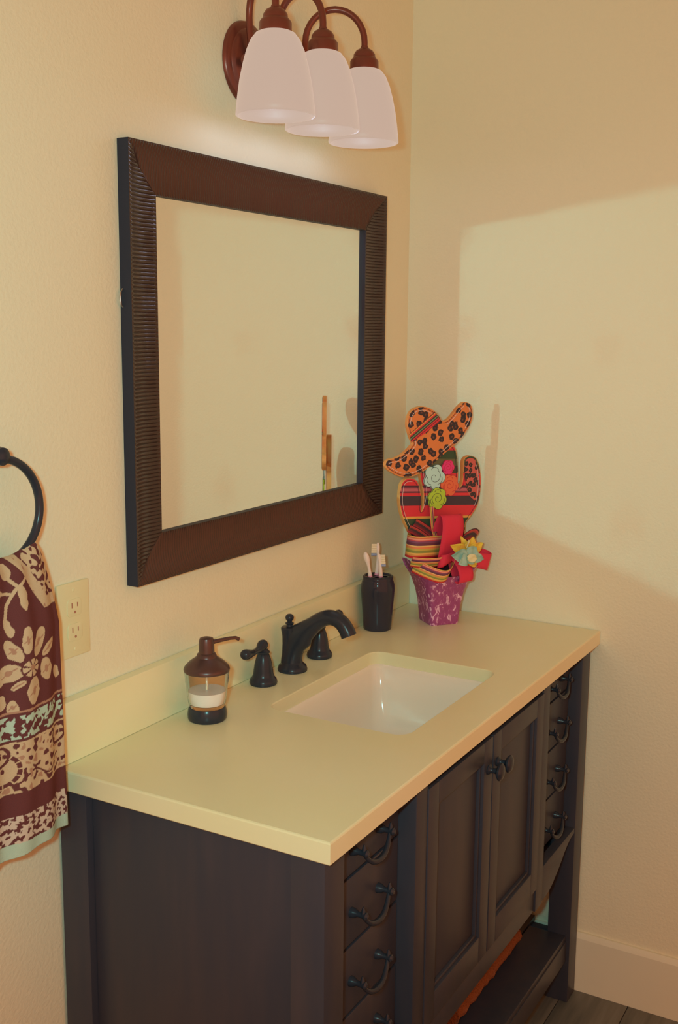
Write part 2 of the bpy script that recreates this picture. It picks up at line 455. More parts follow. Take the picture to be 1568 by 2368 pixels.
# ------------------------------------------------------------------ vanity lamp
m_glow = bpy.data.materials.new('frosted_glowing_glass'); m_glow.use_nodes = True
_b = bsdf(m_glow); _b.inputs['Base Color'].default_value = (0.05, 0.04, 0.03, 1); _b.inputs['Roughness'].default_value = 0.4
_b.inputs['Specular IOR Level'].default_value = 0.2
_b.inputs['Emission Color'].default_value = (lin(197), lin(171), lin(154), 1); _b.inputs['Emission Strength'].default_value = 0.95
lamp = thing('vanity_light', (-0.632, 0.0, 2.071), 'bronze three-arm vanity light with glowing white bell shades above the mirror', 'lamp')
LO = Vector((0.632, 0, -2.071))
v, f = lathe_vf([(0.0, 0.034), (0.014, 0.034), (0.020, 0.030), (0.030, 0.026), (0.036, 0.020), (0.050, 0.017), (0.056, 0.015), (0.060, 0.010), (0.070, 0.008), (0.073, 0.005), (0.074, 0.0)], 56)
v = [(a[0]-0.690+LO.x, -a[2]-0.0005, a[1]) for a in v]
obj('backplate', v, f, m_bronze2, lamp, 40)
v, f = tube_vf([(-0.745+LO.x, -0.036, -0.006), (-0.51+LO.x, -0.036, -0.006)], 0.009, 16)
obj('cross_bar', v, f, m_bronze2, lamp, 40)
bell = [(0.0275, 0.0), (0.034, -0.003), (0.0425, -0.0135), (0.0500, -0.031), (0.0565, -0.054), (0.0620, -0.080), (0.0655, -0.104), (0.0680, -0.126), (0.0688, -0.1355), (0.0672, -0.1372)]
inner = [(r-0.003, z) for r, z in bell[::-1]]
for ax, sx in ((-0.79, -0.722), (-0.632, -0.628), (-0.474, -0.530)):
    ay, az = -0.130, 2.090
    P = [(sx, -0.036, 2.065), (sx, -0.034, 2.09), (sx, -0.031, 2.12)]
    for k in range(17):
        a = PI*k/16; t = (1-math.cos(a))/2
        P.append((sx+(ax-sx)*t, -0.030+(ay+0.030)*t, 2.140+0.060*math.sin(a)))
    P.append((ax, ay, 2.128))
    P = [Vector(p)+LO for p in P]
    v, f = tube_vf(P, 0.0063, 14); obj('arm', v, f, m_bronze2, lamp, 50)
    v, f = lathe_vf([(0.0, 0.043), (0.007, 0.043), (0.0085, 0.039), (0.016, 0.035), (0.0208, 0.028), (0.0215, 0.022), (0.0245, 0.0195), (0.0275, 0.015), (0.028, 0.0), (0.0265, -0.001)], 36, ax+LO.x, ay, az+LO.z)
    cup = obj('shade_holder', v, f, m_bronze2, lamp, 40)
    v, f = lathe_vf(bell+inner, 44, ax+LO.x, ay, az+LO.z, False, False)
    sh = obj('shade', v, f, m_glow, lamp, 60)
    tag(sh, 'glowing white frosted bell shade')
    v, f = lathe_vf([(0.0, -0.102), (0.010, -0.100), (0.020, -0.092), (0.025, -0.078), (0.022, -0.060), (0.013, -0.045), (0.012, -0.002)], 24, ax+LO.x, ay, az+LO.z)
    obj('bulb', v, f, m_glow, sh, 60)
    ld = bpy.data.lights.new('bulb_light', 'POINT'); ld.energy = 0.19; ld.color = (0.55, 0.70, 1.0); ld.shadow_soft_size = 0.02
    lo = bpy.data.objects.new('bulb_light', ld); COL.objects.link(lo); lo.parent = lamp; lo.location = (ax+LO.x, ay, az-0.132+LO.z)

# ------------------------------------------------------------------ outlet
out = thing('wall_outlet', (-1.185, -0.0003, 1.075), 'cream duplex electrical outlet on the wall beside the towel', 'outlet')
box('cover_plate', m_plate, -0.035, 0.035, -0.0055, 0, 0, 0.121, out, 0.002)
for zc in (0.0405, 0.0805):
    v, f = slab_vf([(x, y) for x, y in rrect(-0.0165, 0.0165, zc-0.0140, zc+0.0140, 0.007, 5)], 0.0056, 0.0070, 0.0006)
    rc = obj('receptacle', v, f, m_plate, out, 30)
    for dx, hgt in ((-0.0062, 0.0042), (0.0062, 0.0034)):
        box('slot', m_slot, dx-0.0010, dx+0.0010, -0.0074, -0.0069, zc+0.004-hgt, zc+0.004+hgt, rc, 0)
    v, f = lathe_vf([(0.0, 0.0), (0.0022, 0.0), (0.0022, 0.0006), (0.0, 0.0006)], 14)
    v = [(a[0], -0.0069-a[2], zc-0.0075+a[1]) for a in v]; obj('ground_hole', v, f, m_slot, rc, 30)
for zc in (0.0125, 0.1085):
    v, f = lathe_vf([(0.0, 0.0010), (0.0024, 0.0008), (0.0030, 0.0)], 16)
    v = [(a[0], -0.0055-a[2], zc+a[1]) for a in v]; obj('screw', v, f, m_plate, out, 30)

# ------------------------------------------------------------------ towel ring and towel
RC, RR = Vector((-1.376, -0.056, 1.340)), 0.074
ring = thing('towel_ring', (RC.x, 0.0, RC.z+RR), 'dark bronze towel ring on the wall left of the vanity', 'towel ring')
P = [(RR*math.cos(2*PI*k/64), RC.y, RR*math.sin(2*PI*k/64)-RR) for k in range(65)]
v, f = tube_vf(P, 0.0062, 14); obj('ring', v, f, m_bronze, ring, 50)
v, f = lathe_vf([(0.026, 0.0005), (0.026, 0.006), (0.020, 0.010), (0.011, 0.014), (0.009, 0.034), (0.0125, 0.044), (0.014, 0.056), (0.0125, 0.066), (0.006, 0.071)], 32)
v = [(a[0], -a[2], a[1]+0.004) for a in v]; obj('post', v, f, m_bronze, ring, 40)

m_towel = mat('towel_terry', (0.5, 0.5, 0.5, 1), 0.95, spec=0.05)
_a = nd(m_towel, 'ShaderNodeVertexColor', layer_name='print'); lk(m_towel, _a.outputs['Color'], bsdf(m_towel).inputs['Base Color'])
bump(m_towel, 900, 0.5, 0.0015, 2)
BROWN, CREAM, MINT, TAN = seen(88, 46, 36), seen(172, 140, 92), seen(154, 162, 120), seen(150, 106, 70)
def ell(x, y, cx, cy, a, b, deg=0):
    c, s = math.cos(math.radians(deg)), math.sin(math.radians(deg)); dx, dy = x-cx, y-cy
    u, w = dx*c+dy*s, -dx*s+dy*c
    return (u/a)**2+(w/b)**2
PETALS = [(50, 1452, 11, 29, 4), (80, 1464, 13, 30, 22), (106, 1484, 10, 22, 50), (97, 1529, 15, 25, -8), (60, 1563, 16, 29, 4), (18, 1516, 22, 19, 0), (26, 1470, 11, 27, -25)]
PETALS2 = [(a-150, b-38, c, d, e) for a, b, c, d, e in PETALS] + [(a-75, b+60, c*.6, d*.6, e) for a, b, c, d, e in PETALS]
LEAVES = [(26, 1306, 11, 17, 0), (52, 1364, 9, 26, -6), (21, 1420, 7, 22, -14), (2, 1352, 8, 22, 5), (1, 1300, 6, 18, 0), (133, 1552, 9, 16, -20), (2, 1575, 10, 16, 0), (-30, 1360, 10, 24, 20), (-60, 1310, 10, 22, -20)]
STEMS = [((65, 1322), (40, 1345)), ((40, 1345), (22, 1375)), ((22, 1375), (16, 1410)), ((30, 1320), (45, 1340)), ((2, 1345), (30, 1352))]
def seg(x, y, a, b):
    ax, ay = a; bx, by = b; t = max(0, min(1, ((x-ax)*(bx-ax)+(y-ay)*(by-ay))/((bx-ax)**2+(by-ay)**2)))
    return math.hypot(x-ax-t*(bx-ax), y-ay-t*(by-ay))
def towel_col(x, y):
    """x, y: print coordinates on the cloth (about 1150 units to the metre, y down)."""
    q = y - 0.0
    if q < 1598:
        wig = 3*noise.noise(Vector((x*.08, y*.08, 0)))
        # wrapped hem at the gathered corner
        edge = 30 + (q-1262)*0.52
        if q < 1398 and x > edge and x < 150:
            t = x-edge
            if t < 22: return CREAM if noise.noise(Vector((x*.12, y*.06, 3))) < 0.45 else TAN
            n = noise.noise(Vector((x*.11, y*.085, 9)))
            return BROWN if (n > 0.02 and q < 1375) else CREAM
        for p in LEAVES:
            if ell(x+wig, y, *p) < 1: return CREAM
        for a, b in STEMS:
            if seg(x, y, a, b) < 3.2: return CREAM
        r = math.hypot(x-57, y-1512)
        if r < 22:
            a = math.atan2(y-1512, x-57)
            if r < 6: return TAN
            return CREAM if (r < 19 and abs(math.sin(3.5*a+0.4)) > 0.42) else BROWN
        for p in PETALS+PETALS2:
            e = ell(x+wig, y, *p)
            if e < 1:
                return TAN if (e < .1 or abs(x*.7+y-p[0]*.7-p[1]) < 1.6) and e < .6 else CREAM
        return BROWN
    if q < 1603: return TAN
    if q < 1664:
        n = noise.noise(Vector((x*.085, y*.065+x*.03, 21))); k = noise.noise(Vector((x*.19, y*.15, 5)))
        if q < 1608 or q > 1658: return BROWN
        return MINT if n+0.55*k > 0.0 else BROWN
    if q < 1668: return CREAM
    if q < 1775:
        u = ((x+8) % 138)-8
        e1 = math.hypot(u-0, (y-1722)*0.85)
        if 24 < e1 < 31: return BROWN if abs(math.sin(6*math.atan2(y-1722, u))) > .25 else CREAM
        if e1 < 4.5: return BROWN
        u2 = ((x+8-22) % 138)
        e3 = math.hypot(((x-130+69) % 138)-69, (y-1690))
        if 18 < e3 < 24: return BROWN
        n = noise.noise(Vector((x*.075, y*.075, 31)))
        if e1 > 33 and n > 0.20: return BROWN
        if e1 > 33 and n < -0.36: return TAN
        d = abs(y-1745-11*math.sin(x*.085))
        return BROWN if d < 2.2 and e1 > 31 else CREAM
    if q < 1826: return BROWN
    if q < 1886:
        n = noise.noise(Vector((x*.11, y*.10, 41))); k = noise.noise(Vector((x*.23, y*.2, 8)))
        return seen(176, 150, 112) if n+.5*k > -0.05 else BROWN
    return MINT
def towel():
    zt, zb = 1.300, 0.846
    nu, nv = 480, 420
    V, F, Cc = [], [], []
    cx = RC.x
    def halfw(z):
        t = (zt-z)/(zt-zb)
        return 0.052 + 0.042*min(1, t/0.30)**0.7 + 0.004*t
    for j in range(nv+1):
        tj = j/nv
        for i in range(nu):
            nf = nu*3//4; th = PI*i/nf if i < nf else PI+PI*(i-nf)/(nu-nf)
            c, s = math.cos(th), math.sin(th)
            # flattened sleeve of cloth: front at -y
            sx = math.copysign(abs(c)**0.95, c)
            ztop = RC.z-math.sqrt(max(0.0001, RR*RR-min(0.055, abs(sx)*0.052)**2))+0.006
            ztop = ztop + 0.004
            z = ztop + (zb-ztop)*tj
            hw = halfw(z); x = cx + hw*sx
            thick = (0.015+0.011*min(1, tj/0.25))
            y = RC.y - 0.004 - thick*math.copysign(abs(s)**0.6, s)
            fold = 0.006*math.sin(sx*5.2+0.6)*min(1, tj*3)+0.003*math.sin(sx*11+tj*3)
            if s > 0: y -= fold*min(1, s*2)
            y = min(y, -0.006)
            rnd_ = math.sqrt(min(1.0, tj/0.045)); y = RC.y + (y-RC.y)*rnd_
            z += 0.003*math.sin(sx*4)*tj*tj
            V.append((x-cx, y, z-zb)); 
            Cc.append(towel_col((x+1.4125)*1150 if s >= -0.15 else (x+1.4125)*1150+40, 1500-(z-1.127)/0.00068))
    for j in range(nv):
        for i in range(nu):
            k = (i+1) % nu; F.append([j*nu+i, j*nu+k, (j+1)*nu+k, (j+1)*nu+i])
    # close top with a strip across, and bottom
    for base in (nv*nu,):
        F.append([base+i for i in range(nu)])
    me = bpy.data.meshes.new('hand_towel'); me.from_pydata(V, [], F); me.update()
    at = me.color_attributes.new('print', 'FLOAT_COLOR', 'POINT')
    buf = []
    for c in Cc: buf += [c[0], c[1], c[2], 1.0]
    at.data.foreach_set('color', buf)
    bm = bmesh.new(); bm.from_mesh(me); bmesh.ops.recalc_face_normals(bm, faces=bm.faces); bm.to_mesh(me); bm.free()
    for pg in me.polygons: pg.use_smooth = True
    me.materials.append(m_towel)
    o = bpy.data.objects.new('hand_towel', me); COL.objects.link(o); o.location = (cx, 0, zb)
    tag(o, 'brown hand towel with cream floral print and mint hem hanging from the ring', 'towel')
towel()

# ------------------------------------------------------------------ faucet spout and handles
def faucet():
    t = thing('faucet_spout', (-0.625, -0.063, H), 'dark bronze arched faucet spout with ball finial behind the sink', 'faucet')
    v, f = lathe_vf([(0.0, 0.0003), (0.030, 0.0003), (0.0305, 0.004), (0.028, 0.011), (0.0225, 0.015), (0.0205, 0.019)], 40)
    obj('base_flange', v, f, m_bronze, t, 40)
    # body: lofted elliptical rings from the base up, splitting forward into the spout
    rings = [((0, 0.000, 0.014), 0.0210, 0.0210, 0), ((0, -0.001, 0.028), 0.0185, 0.0195, 0), ((0, -0.004, 0.045), 0.0175, 0.0215, 8), ((0, -0.010, 0.060), 0.0172, 0.0255, 20),
             ((0, -0.019, 0.074), 0.0168, 0.0270, 36), ((0, -0.032, 0.0870), 0.0160, 0.0215, 50), ((0, -0.048, 0.1005), 0.0155, 0.0175, 52), ((0, -0.064, 0.1130), 0.0152, 0.0160, 56),
             ((0, -0.082, 0.1215), 0.0150, 0.0155, 76), ((0, -0.100, 0.1215), 0.0150, 0.0155, 102), ((0, -0.115, 0.1140), 0.0150, 0.0155, 128), ((0, -0.1255, 0.1010), 0.0152, 0.0158, 146), ((0, -0.1305, 0.0905), 0.0153, 0.0160, 156)]
    V, F = [], []; n = 28
    for (c, a, b, deg) in rings:
        # deg: tilt of the path from vertical toward -y
        tl = math.radians(deg); d2 = Vector((0, -math.cos(tl), -math.sin(tl)))
        for k in range(n):
            an = 2*PI*k/n; V.append(Vector(c)+Vector((1, 0, 0))*a*math.cos(an)+d2*b*math.sin(an))
    # smooth along the path
    rows = [[V[i*n+k] for i in range(len(rings))] for k in range(n)]
    rows = [spline(rw, 5) for rw in rows]; m = len(rows[0]); V = []
    for i in range(m):
        for k in range(n): V.append(rows[k][i])
    for i in range(m-1):
        for k in range(n): F.append([i*n+k, i*n+(k+1) % n, (i+1)*n+(k+1) % n, (i+1)*n+k])
    F += [list(range(n))[::-1], [(m-1)*n+k for k in range(n)]]
    sp = obj('spout', V, F, m_bronze, t, 60)
    # rear column that carries the finial
    v, f = lathe_vf([(0.019, 0.016), (0.0165, 0.035), (0.0155, 0.055), (0.0160, 0.072), (0.0182, 0.084), (0.0185, 0.088), (0.0165, 0.0905), (0.010, 0.0915), (0.0, 0.092)], 32, 0, 0.006, 0)
    obj('column', v, f, m_bronze, t, 40)
    v, f = lathe_vf([(0.0075, 0.0912), (0.0062, 0.0945), (0.0085, 0.0965), (0.0085, 0.0985), (0.0050, 0.1005), (0.0055, 0.1025), (0.0082, 0.106), (0.0088, 0.1095), (0.0075, 0.1135), (0.0045, 0.1160), (0.0, 0.1168)], 28, 0, 0.007, 0)
    obj('lift_rod_finial', v, f, m_bronze, t, 60)
faucet()
def handle(x, y, sgn, label):
    t = thing('lever_tap', (x, y, H), label, 'tap', 'lever taps beside the spout')
    v, f = lathe_vf([(0.0, 0.0003), (0.0265, 0.0003), (0.0275, 0.004), (0.0260, 0.010), (0.0220, 0.0145), (0.0200, 0.020), (0.0190, 0.028), (0.0172, 0.040), (0.0145, 0.051), (0.0118, 0.0585), (0.0105, 0.0605), (0.0125, 0.0625), (0.0128, 0.0650), (0.0095, 0.0675), (0.0080, 0.071)], 36)
    obj('base', v, f, m_bronze, t, 40)
    P = [(-sgn*0.0065, 0, 0.0790), (-sgn*0.002, 0, 0.0790), (sgn*0.006, -0.001, 0.0785), (sgn*0.016, -0.002, 0.0750), (sgn*0.028, -0.003, 0.0735), (sgn*0.042, -0.004, 0.0735), (sgn*0.056, -0.005, 0.0750), (sgn*0.068, -0.006, 0.0770), (sgn*0.075, -0.006, 0.0780), (sgn*0.0785, -0.006, 0.0785)]
    R = [0.0050, 0.0095, 0.0102, 0.0075, 0.0058, 0.0065, 0.0088, 0.0102, 0.0085, 0.0030]
    P2 = spline(P, 4); R2 = [q.x for q in spline([(a, 0, 0) for a in R], 4)]
    v, f = tube_vf(P2, R2, 18); obj('lever', v, f, m_bronze, t, 60)
handle(-0.727, -0.060, -1, 'dark bronze lever handle next to the soap dispenser, lever pointing left')
handle(-0.516, -0.062, 1, 'dark bronze lever handle half hidden behind the faucet spout')

# ------------------------------------------------------------------ soap dispenser
def soap():
    t = thing('soap_dispenser', (-0.941, -0.083, H), 'clear glass soap dispenser with bronze pump, half full of white soap', 'soap dispenser')
    m_glass = bpy.data.materials.new('clear_glass'); m_glass.use_nodes = True
    b = bsdf(m_glass); b.inputs['Base Color'].default_value = (1, 0.985, 0.96, 1); b.inputs['Roughness'].default_value = 0.02
    b.inputs['Transmission Weight'].default_value = 1.0; b.inputs['IOR'].default_value = 1.22
    m_soap = mat('white_soap', (0.95, 0.95, 0.92, 1), 0.4); bsdf(m_soap).inputs['Subsurface Weight'].default_value = 0.0
    m_pump = mat('brushed_bronze', seen(78, 52, 40), 0.33, 0.55, 0.6)
    v, f = lathe_vf([(0.0, 0.0003), (0.033, 0.0003), (0.0345, 0.003), (0.0350, 0.010), (0.0342, 0.017), (0.0325, 0.0225), (0.0318, 0.024), (0.030, 0.024), (0.0, 0.022)], 44)
    obj('base', v, f, m_bronze, t, 40)
    v, f = lathe_vf([(0.0, 0.0242), (0.0312, 0.0242), (0.0335, 0.034), (0.0360, 0.052), (0.0385, 0.072), (0.0400, 0.0885), (0.0375, 0.0885), (0.0362, 0.072), (0.0338, 0.052), (0.0315, 0.036), (0.0300, 0.0300), (0.0, 0.0300)], 48)
    g = obj('glass_body', v, f, m_glass, t, 50)
    v, f = lathe_vf([(0.0, 0.0303), (0.0294, 0.0303), (0.0311, 0.0362), (0.0330, 0.050), (0.0333, 0.0535), (0.0, 0.0535)], 44)
    obj('liquid_soap', v, f, m_soap, t, 50)
    v, f = lathe_vf([(0.0385, 0.0887), (0.0400, 0.0888), (0.0408, 0.0915), (0.0402, 0.0945), (0.0375, 0.0985), (0.0310, 0.1050), (0.0235, 0.1105), (0.0185, 0.1140), (0.0165, 0.1195), (0.0148, 0.1210), (0.0138, 0.1215), (0.0136, 0.130), (0.0132, 0.1430), (0.0118, 0.1475), (0.0060, 0.1495), (0.0, 0.1497)], 44)
    obj('pump_cap', v, f, m_pump, t, 35)
    v, f = tube_vf([(0.010, -0.004, 0.1385), (0.026, -0.014, 0.1400), (0.040, -0.0220, 0.1410), (0.050, -0.0270, 0.1402), (0.056, -0.0300, 0.1365)], [0.0042, 0.0036, 0.0032, 0.0032, 0.0034], 12)
    obj('pump_nozzle', v, f, m_pump, t, 50)
    v, f = tube_vf([(0, 0, 0.054), (0, 0, 0.088)], 0.0022, 10); obj('dip_tube', v, f, m_clear, t, 50)
soap()

# ------------------------------------------------------------------ toothbrush holder and brushes
TB = Vector((-0.257, -0.0635, H))
def tbholder():
    t = thing('toothbrush_holder', TB, 'glossy black ceramic toothbrush holder beside the cactus pot', 'toothbrush holder')
    prof = [(0.0, 0.0003), (0.0310, 0.0003), (0.0328, 0.003), (0.0338, 0.020), (0.0358, 0.050), (0.0385, 0.080), (0.0393, 0.095), (0.0385, 0.106), (0.0362, 0.114), (0.0350, 0.117), (0.0352, 0.121), (0.0350, 0.1245), (0.0325, 0.1265), (0.0300, 0.1262), (0.0285, 0.1235), (0.0, 0.1235)]
    v, f = lathe_vf(prof, 48); obj('body', v, f, m_black, t, 50)
    for k in range(4):
        a = math.radians(20+90*k)
        v, f = lathe_vf([(0.0062, 0.1236), (0.0066, 0.1242), (0.0078, 0.1242), (0.0082, 0.1236)], 20, 0.0165*math.cos(a), 0.0165*math.sin(a), 0)
        obj('hole_rim', v, f, m_black, t, 50)
tbholder()
# local horizontal axes as seen: right = r2, toward viewer
RX = Vector((r2.x, r2.y, 0)).normalized(); TV = Vector((-fw.x, -fw.y, 0)).normalized()
def brush(label, off, lean, z0, L, head, bristle_side, bl=0.011, back=None):
    base = TB + RX*off[0] + TV*off[1]; 
    t = thing('toothbrush', base+Vector((0, 0, z0)), label, 'toothbrush', 'toothbrushes in the black holder')
    top = RX*lean[0] + TV*lean[1] + Vector((0, 0, L))
    ax = top.normalized()
    pts = [top*k/12 + RX*(0.0016*math.sin(PI*k/12)) for k in range(13)]
    R = [0.0050, 0.0048, 0.0045, 0.0042, 0.0040, 0.0036, 0.0034, 0.0034, 0.0036, 0.0038, 0.0042, 0.0038, 0.0018]
    if head == 'back': R = [0.0048, 0.0046, 0.0042, 0.0036, 0.0034, 0.0034, 0.0040, 0.0050, 0.0060, 0.0065, 0.0064, 0.0052, 0.0022]
    P2 = spline(pts, 3); R2 = [q.x for q in spline([(a, 0, 0) for a in R], 3)]
    v, f = tube_vf(P2, R2, 14); obj('handle', v, f, m_white, t, 60)
    v, f = tube_vf([pts[0], pts[0]+(pts[1]-pts[0])*0.7], [0.0052, 0.0050], 14); obj('grip', v, f, m_pinkp, t, 60)
    if head != 'back':
        # tufts standing out sideways near the top
        sd = RX*bristle_side
        for k in range(5):
            a = ax*(L*0.985 - 0.0045 - 0.0055*k)
            p0 = RX*lean[0]*(a.length/L)*0.0 + top*(a.length/top.length)
            m = m_blue if k in (4,) else m_clear
            v, f = tube_vf([p0+sd*0.002, p0+sd*(0.003+bl)], [0.0030, 0.0031], 10)
            obj('bristle_tuft', v, f, m, t, 50)
brush('white toothbrush with its bristles turned away, leftmost in the black holder', (-0.018, 0.009), (-0.013, 0.0), 0.1242, 0.058, 'back', 0)
brush('tallest white toothbrush in the black holder, bristles facing left', (-0.003, -0.010), (0.002, -0.002), 0.1242, 0.076, 'side', -1)
brush('white toothbrush with bristles facing right, rightmost in the black holder', (0.006, 0.010), (-0.006, 0.0), 0.1242, 0.055, 'side', 1)

#CACTUS#
# ------------------------------------------------------------------ potted cactus decoration
HAT = [(-0.1665, 0.3836), (-0.1633, 0.393), (-0.1549, 0.3973), (-0.1409, 0.399), (-0.124, 0.4053), (-0.1072, 0.4165), (-0.0973, 0.4257), (-0.0946, 0.4304), (-0.1036, 0.45), (-0.1098, 0.4717), (-0.1074, 0.4907), (-0.0978, 0.5047), (-0.0808, 0.5118), (-0.0635, 0.5121), (-0.0474, 0.5068), (-0.034, 0.4992), (-0.0219, 0.4855), (-0.0143, 0.478), (-0.001, 0.48), (0.0135, 0.4917), (0.028, 0.5071), (0.0426, 0.5182), (0.0547, 0.5186), (0.0655, 0.5122), (0.0712, 0.4972), (0.0698, 0.4776), (0.0598, 0.4582), (0.0452, 0.4415), (0.0306, 0.4273), (0.01, 0.4135), (-0.0105, 0.3997), (-0.0337, 0.3837), (-0.0568, 0.3679), (-0.0799, 0.3582), (-0.1028, 0.3535), (-0.1258, 0.3561), (-0.1458, 0.3645), (-0.1601, 0.3737)]
CACT = [(-0.045, 0.105), (-0.0669, 0.1585), (-0.0705, 0.184), (-0.0798, 0.2048), (-0.0905, 0.2232), (-0.1041, 0.2466), (-0.1148, 0.2721), (-0.1196, 0.297), (-0.1187, 0.3213), (-0.1148, 0.3381), (-0.1049, 0.3473), (-0.0919, 0.3489), (-0.0773, 0.3444), (-0.0683, 0.3328), (-0.0635, 0.3177), (-0.0609, 0.2977), (-0.0588, 0.2703), (-0.0537, 0.2923), (-0.0556, 0.3172), (-0.0602, 0.3372), (-0.0645, 0.3571), (-0.0664, 0.3768), (-0.0584, 0.4057), (-0.0325, 0.424), (0.0031, 0.4274), (0.0275, 0.4164), (0.0355, 0.4011), (0.0394, 0.376), (0.0417, 0.3509), (0.0424, 0.3308), (0.0483, 0.3191), (0.0552, 0.3325), (0.0567, 0.3601), (0.0561, 0.3776), (0.0619, 0.3886), (0.0771, 0.3921), (0.0928, 0.3858), (0.1028, 0.3676), (0.1085, 0.3394), (0.1087, 0.3088), (0.1029, 0.2786), (0.0911, 0.259), (0.0761, 0.2423), (0.0672, 0.2328), (0.0655, 0.2099), (0.0626, 0.1845), (0.0608, 0.1461), (0.040, 0.105)]
def stripes(name, stops, source, lo, hi, rough=0.55, dot=None):
    m = mat(name, (0.5, 0.5, 0.5, 1), rough, spec=0.3)
    tc = nd(m, 'ShaderNodeTexCoord'); mr = nd(m, 'ShaderNodeMapRange'); cr = nd(m, 'ShaderNodeValToRGB')
    if source == 'UV':
        sp = nd(m, 'ShaderNodeSeparateXYZ'); lk(m, tc.outputs['UV'], sp.inputs[0]); val = sp.outputs['Y']
    else:
        vm = nd(m, 'ShaderNodeVectorMath', operation='DOT_PRODUCT'); vm.inputs[1].default_value = dot
        lk(m, tc.outputs['Object'], vm.inputs[0]); val = vm.outputs['Value']
    mr.inputs['From Min'].default_value = lo; mr.inputs['From Max'].default_value = hi
    lk(m, val, mr.inputs['Value']); lk(m, mr.outputs['Result'], cr.inputs['Fac'])
    ramp(cr, [((v-lo)/(hi-lo), seen(*c)) for v, c in stops], 'CONSTANT')
    lk(m, cr.outputs['Color'], bsdf(m).inputs['Base Color'])
    return m
def leopard(name, base, scale, thr):
    m = mat(name, seen(*base), 0.5, spec=0.3)
    tc = nd(m, 'ShaderNodeTexCoord'); nz = nd(m, 'ShaderNodeTexNoise'); ad = nd(m, 'ShaderNodeVectorMath', operation='MULTIPLY_ADD')
    vo = nd(m, 'ShaderNodeTexVoronoi'); cr = nd(m, 'ShaderNodeValToRGB'); mp = nd(m, 'ShaderNodeMapping')
    mp.inputs['Rotation'].default_value = (PI/2, 0, 0)
    lk(m, tc.outputs['Object'], mp.inputs['Vector'])
    nz.inputs['Scale'].default_value = 110; nz.inputs['Detail'].default_value = 2
    lk(m, mp.outputs['Vector'], nz.inputs['Vector']); lk(m, nz.outputs['Color'], ad.inputs[0])
    ad.inputs[1].default_value = (0.010, 0.010, 0.0); lk(m, mp.outputs['Vector'], ad.inputs[2])
    vo.voronoi_dimensions = '2D'; vo.inputs['Scale'].default_value = scale; vo.inputs['Randomness'].default_value = 0.9; lk(m, ad.outputs['Vector'], vo.inputs['Vector'])
    lk(m, vo.outputs['Distance'], cr.inputs['Fac'])
    ramp(cr, [(0.0, seen(112, 66, 40)), (thr*0.28, seen(82, 50, 38)), (thr*0.45, seen(46, 40, 36)), (thr, seen(50, 40, 34)), (thr+0.035, seen(*base))])
    lk(m, cr.outputs['Color'], bsdf(m).inputs['Base Color'])
    return m
m_ply = mat('painted_wood_edge', seen(192, 128, 58), 0.6, spec=0.25)
noise_col(m_ply, 30, [(0.3, seen(188, 108, 52)), (0.7, seen(196, 150, 72))], (1, 1, 0.3))
RED, GRN, DRK, GLD = (190, 46, 44), (52, 66, 38), (60, 47, 44), (200, 140, 55)
m_serape = stripes('serape_print', [(0.10, (66, 30, 28)), (0.215, (88, 40, 32)), (0.2245, GRN), (0.2475, GLD), (0.254, RED), (0.279, DRK), (0.301, RED), (0.3085, (96, 48, 48)), (0.312, (165, 82, 76)), (0.318, (104, 48, 50)), (0.322, (60, 40, 42)), (0.325, RED), (0.354, (66, 58, 36)), (0.372, (92, 84, 46)), (0.387, GRN), (0.407, RED)], 'OBJ', 0.10, 0.44, dot=(0.06, 0, 0.998))
m_band = stripes('hat_band_print', [(0.400, (120, 40, 36)), (0.4075, RED), (0.4110, (112, 42, 36)), (0.4130, RED), (0.4155, (56, 62, 40)), (0.4185, (112, 118, 78)), (0.4205, GRN), (0.4240, RED), (0.4275, GLD), (0.4295, (120, 52, 36)), (0.4315, (74, 58, 46)), (0.4345, (58, 48, 40))], 'OBJ', 0.400, 0.440, dot=(-0.567, 0, 0.824))
m_rib = stripes('serape_ribbon', [(0.0, (190, 44, 42)), (0.10, (196, 128, 60)), (0.17, (206, 150, 66)), (0.24, (122, 116, 46)), (0.36, (170, 140, 52)), (0.44, (196, 110, 56)), (0.52, (206, 156, 80)), (0.58, (92, 46, 52)), (0.70, (112, 60, 70)), (0.78, (178, 62, 58)), (0.83, (200, 130, 90)), (0.90, (192, 96, 52)), (0.95, (206, 160, 70))], 'UV', 0.0, 1.0)
m_rib2 = stripes('dark_red_ribbon', [(0.0, (150, 42, 36)), (0.2, (96, 34, 32)), (0.4, (58, 38, 34)), (0.65, (140, 52, 36)), (0.8, (168, 50, 40)), (0.9, (70, 36, 32))], 'UV', 0.0, 1.0)
m_leo = leopard('leopard_print', (192, 106, 48), 50, 0.36)
m_leo2 = leopard('leopard_red_print', (176, 78, 58), 66, 0.38)
m_redr = mat('red_ribbon', seen(190, 44, 52), 0.65, spec=0.2)
m_pink = mat('flower_pink', seen(196, 42, 84), 0.55); m_teal = mat('flower_teal', seen(160, 184, 168), 0.55)
m_orange = mat('flower_orange', seen(196, 88, 46), 0.55); m_lime = mat('flower_lime', seen(150, 168, 40), 0.55)
m_ink = mat('ink_line', seen(46, 40, 38), 0.7); m_stitch = mat('white_paint_line', seen(200, 172, 140), 0.6)
m_redink = mat('red_line', seen(178, 44, 40), 0.6)
m_pot = mat('purple_pot', seen(132, 58, 78), 0.35, spec=0.4)
noise_col(m_pot, 95, [(0.0, seen(118, 50, 62)), (0.50, seen(138, 58, 84)), (0.585, seen(146, 70, 88)), (0.63, seen(196, 140, 134)), (1.0, seen(204, 158, 146))], (1, 1, 0.55), 3, 'Object', 1.2)
m_moss = mat('florist_foam', seen(70, 62, 40), 0.9)
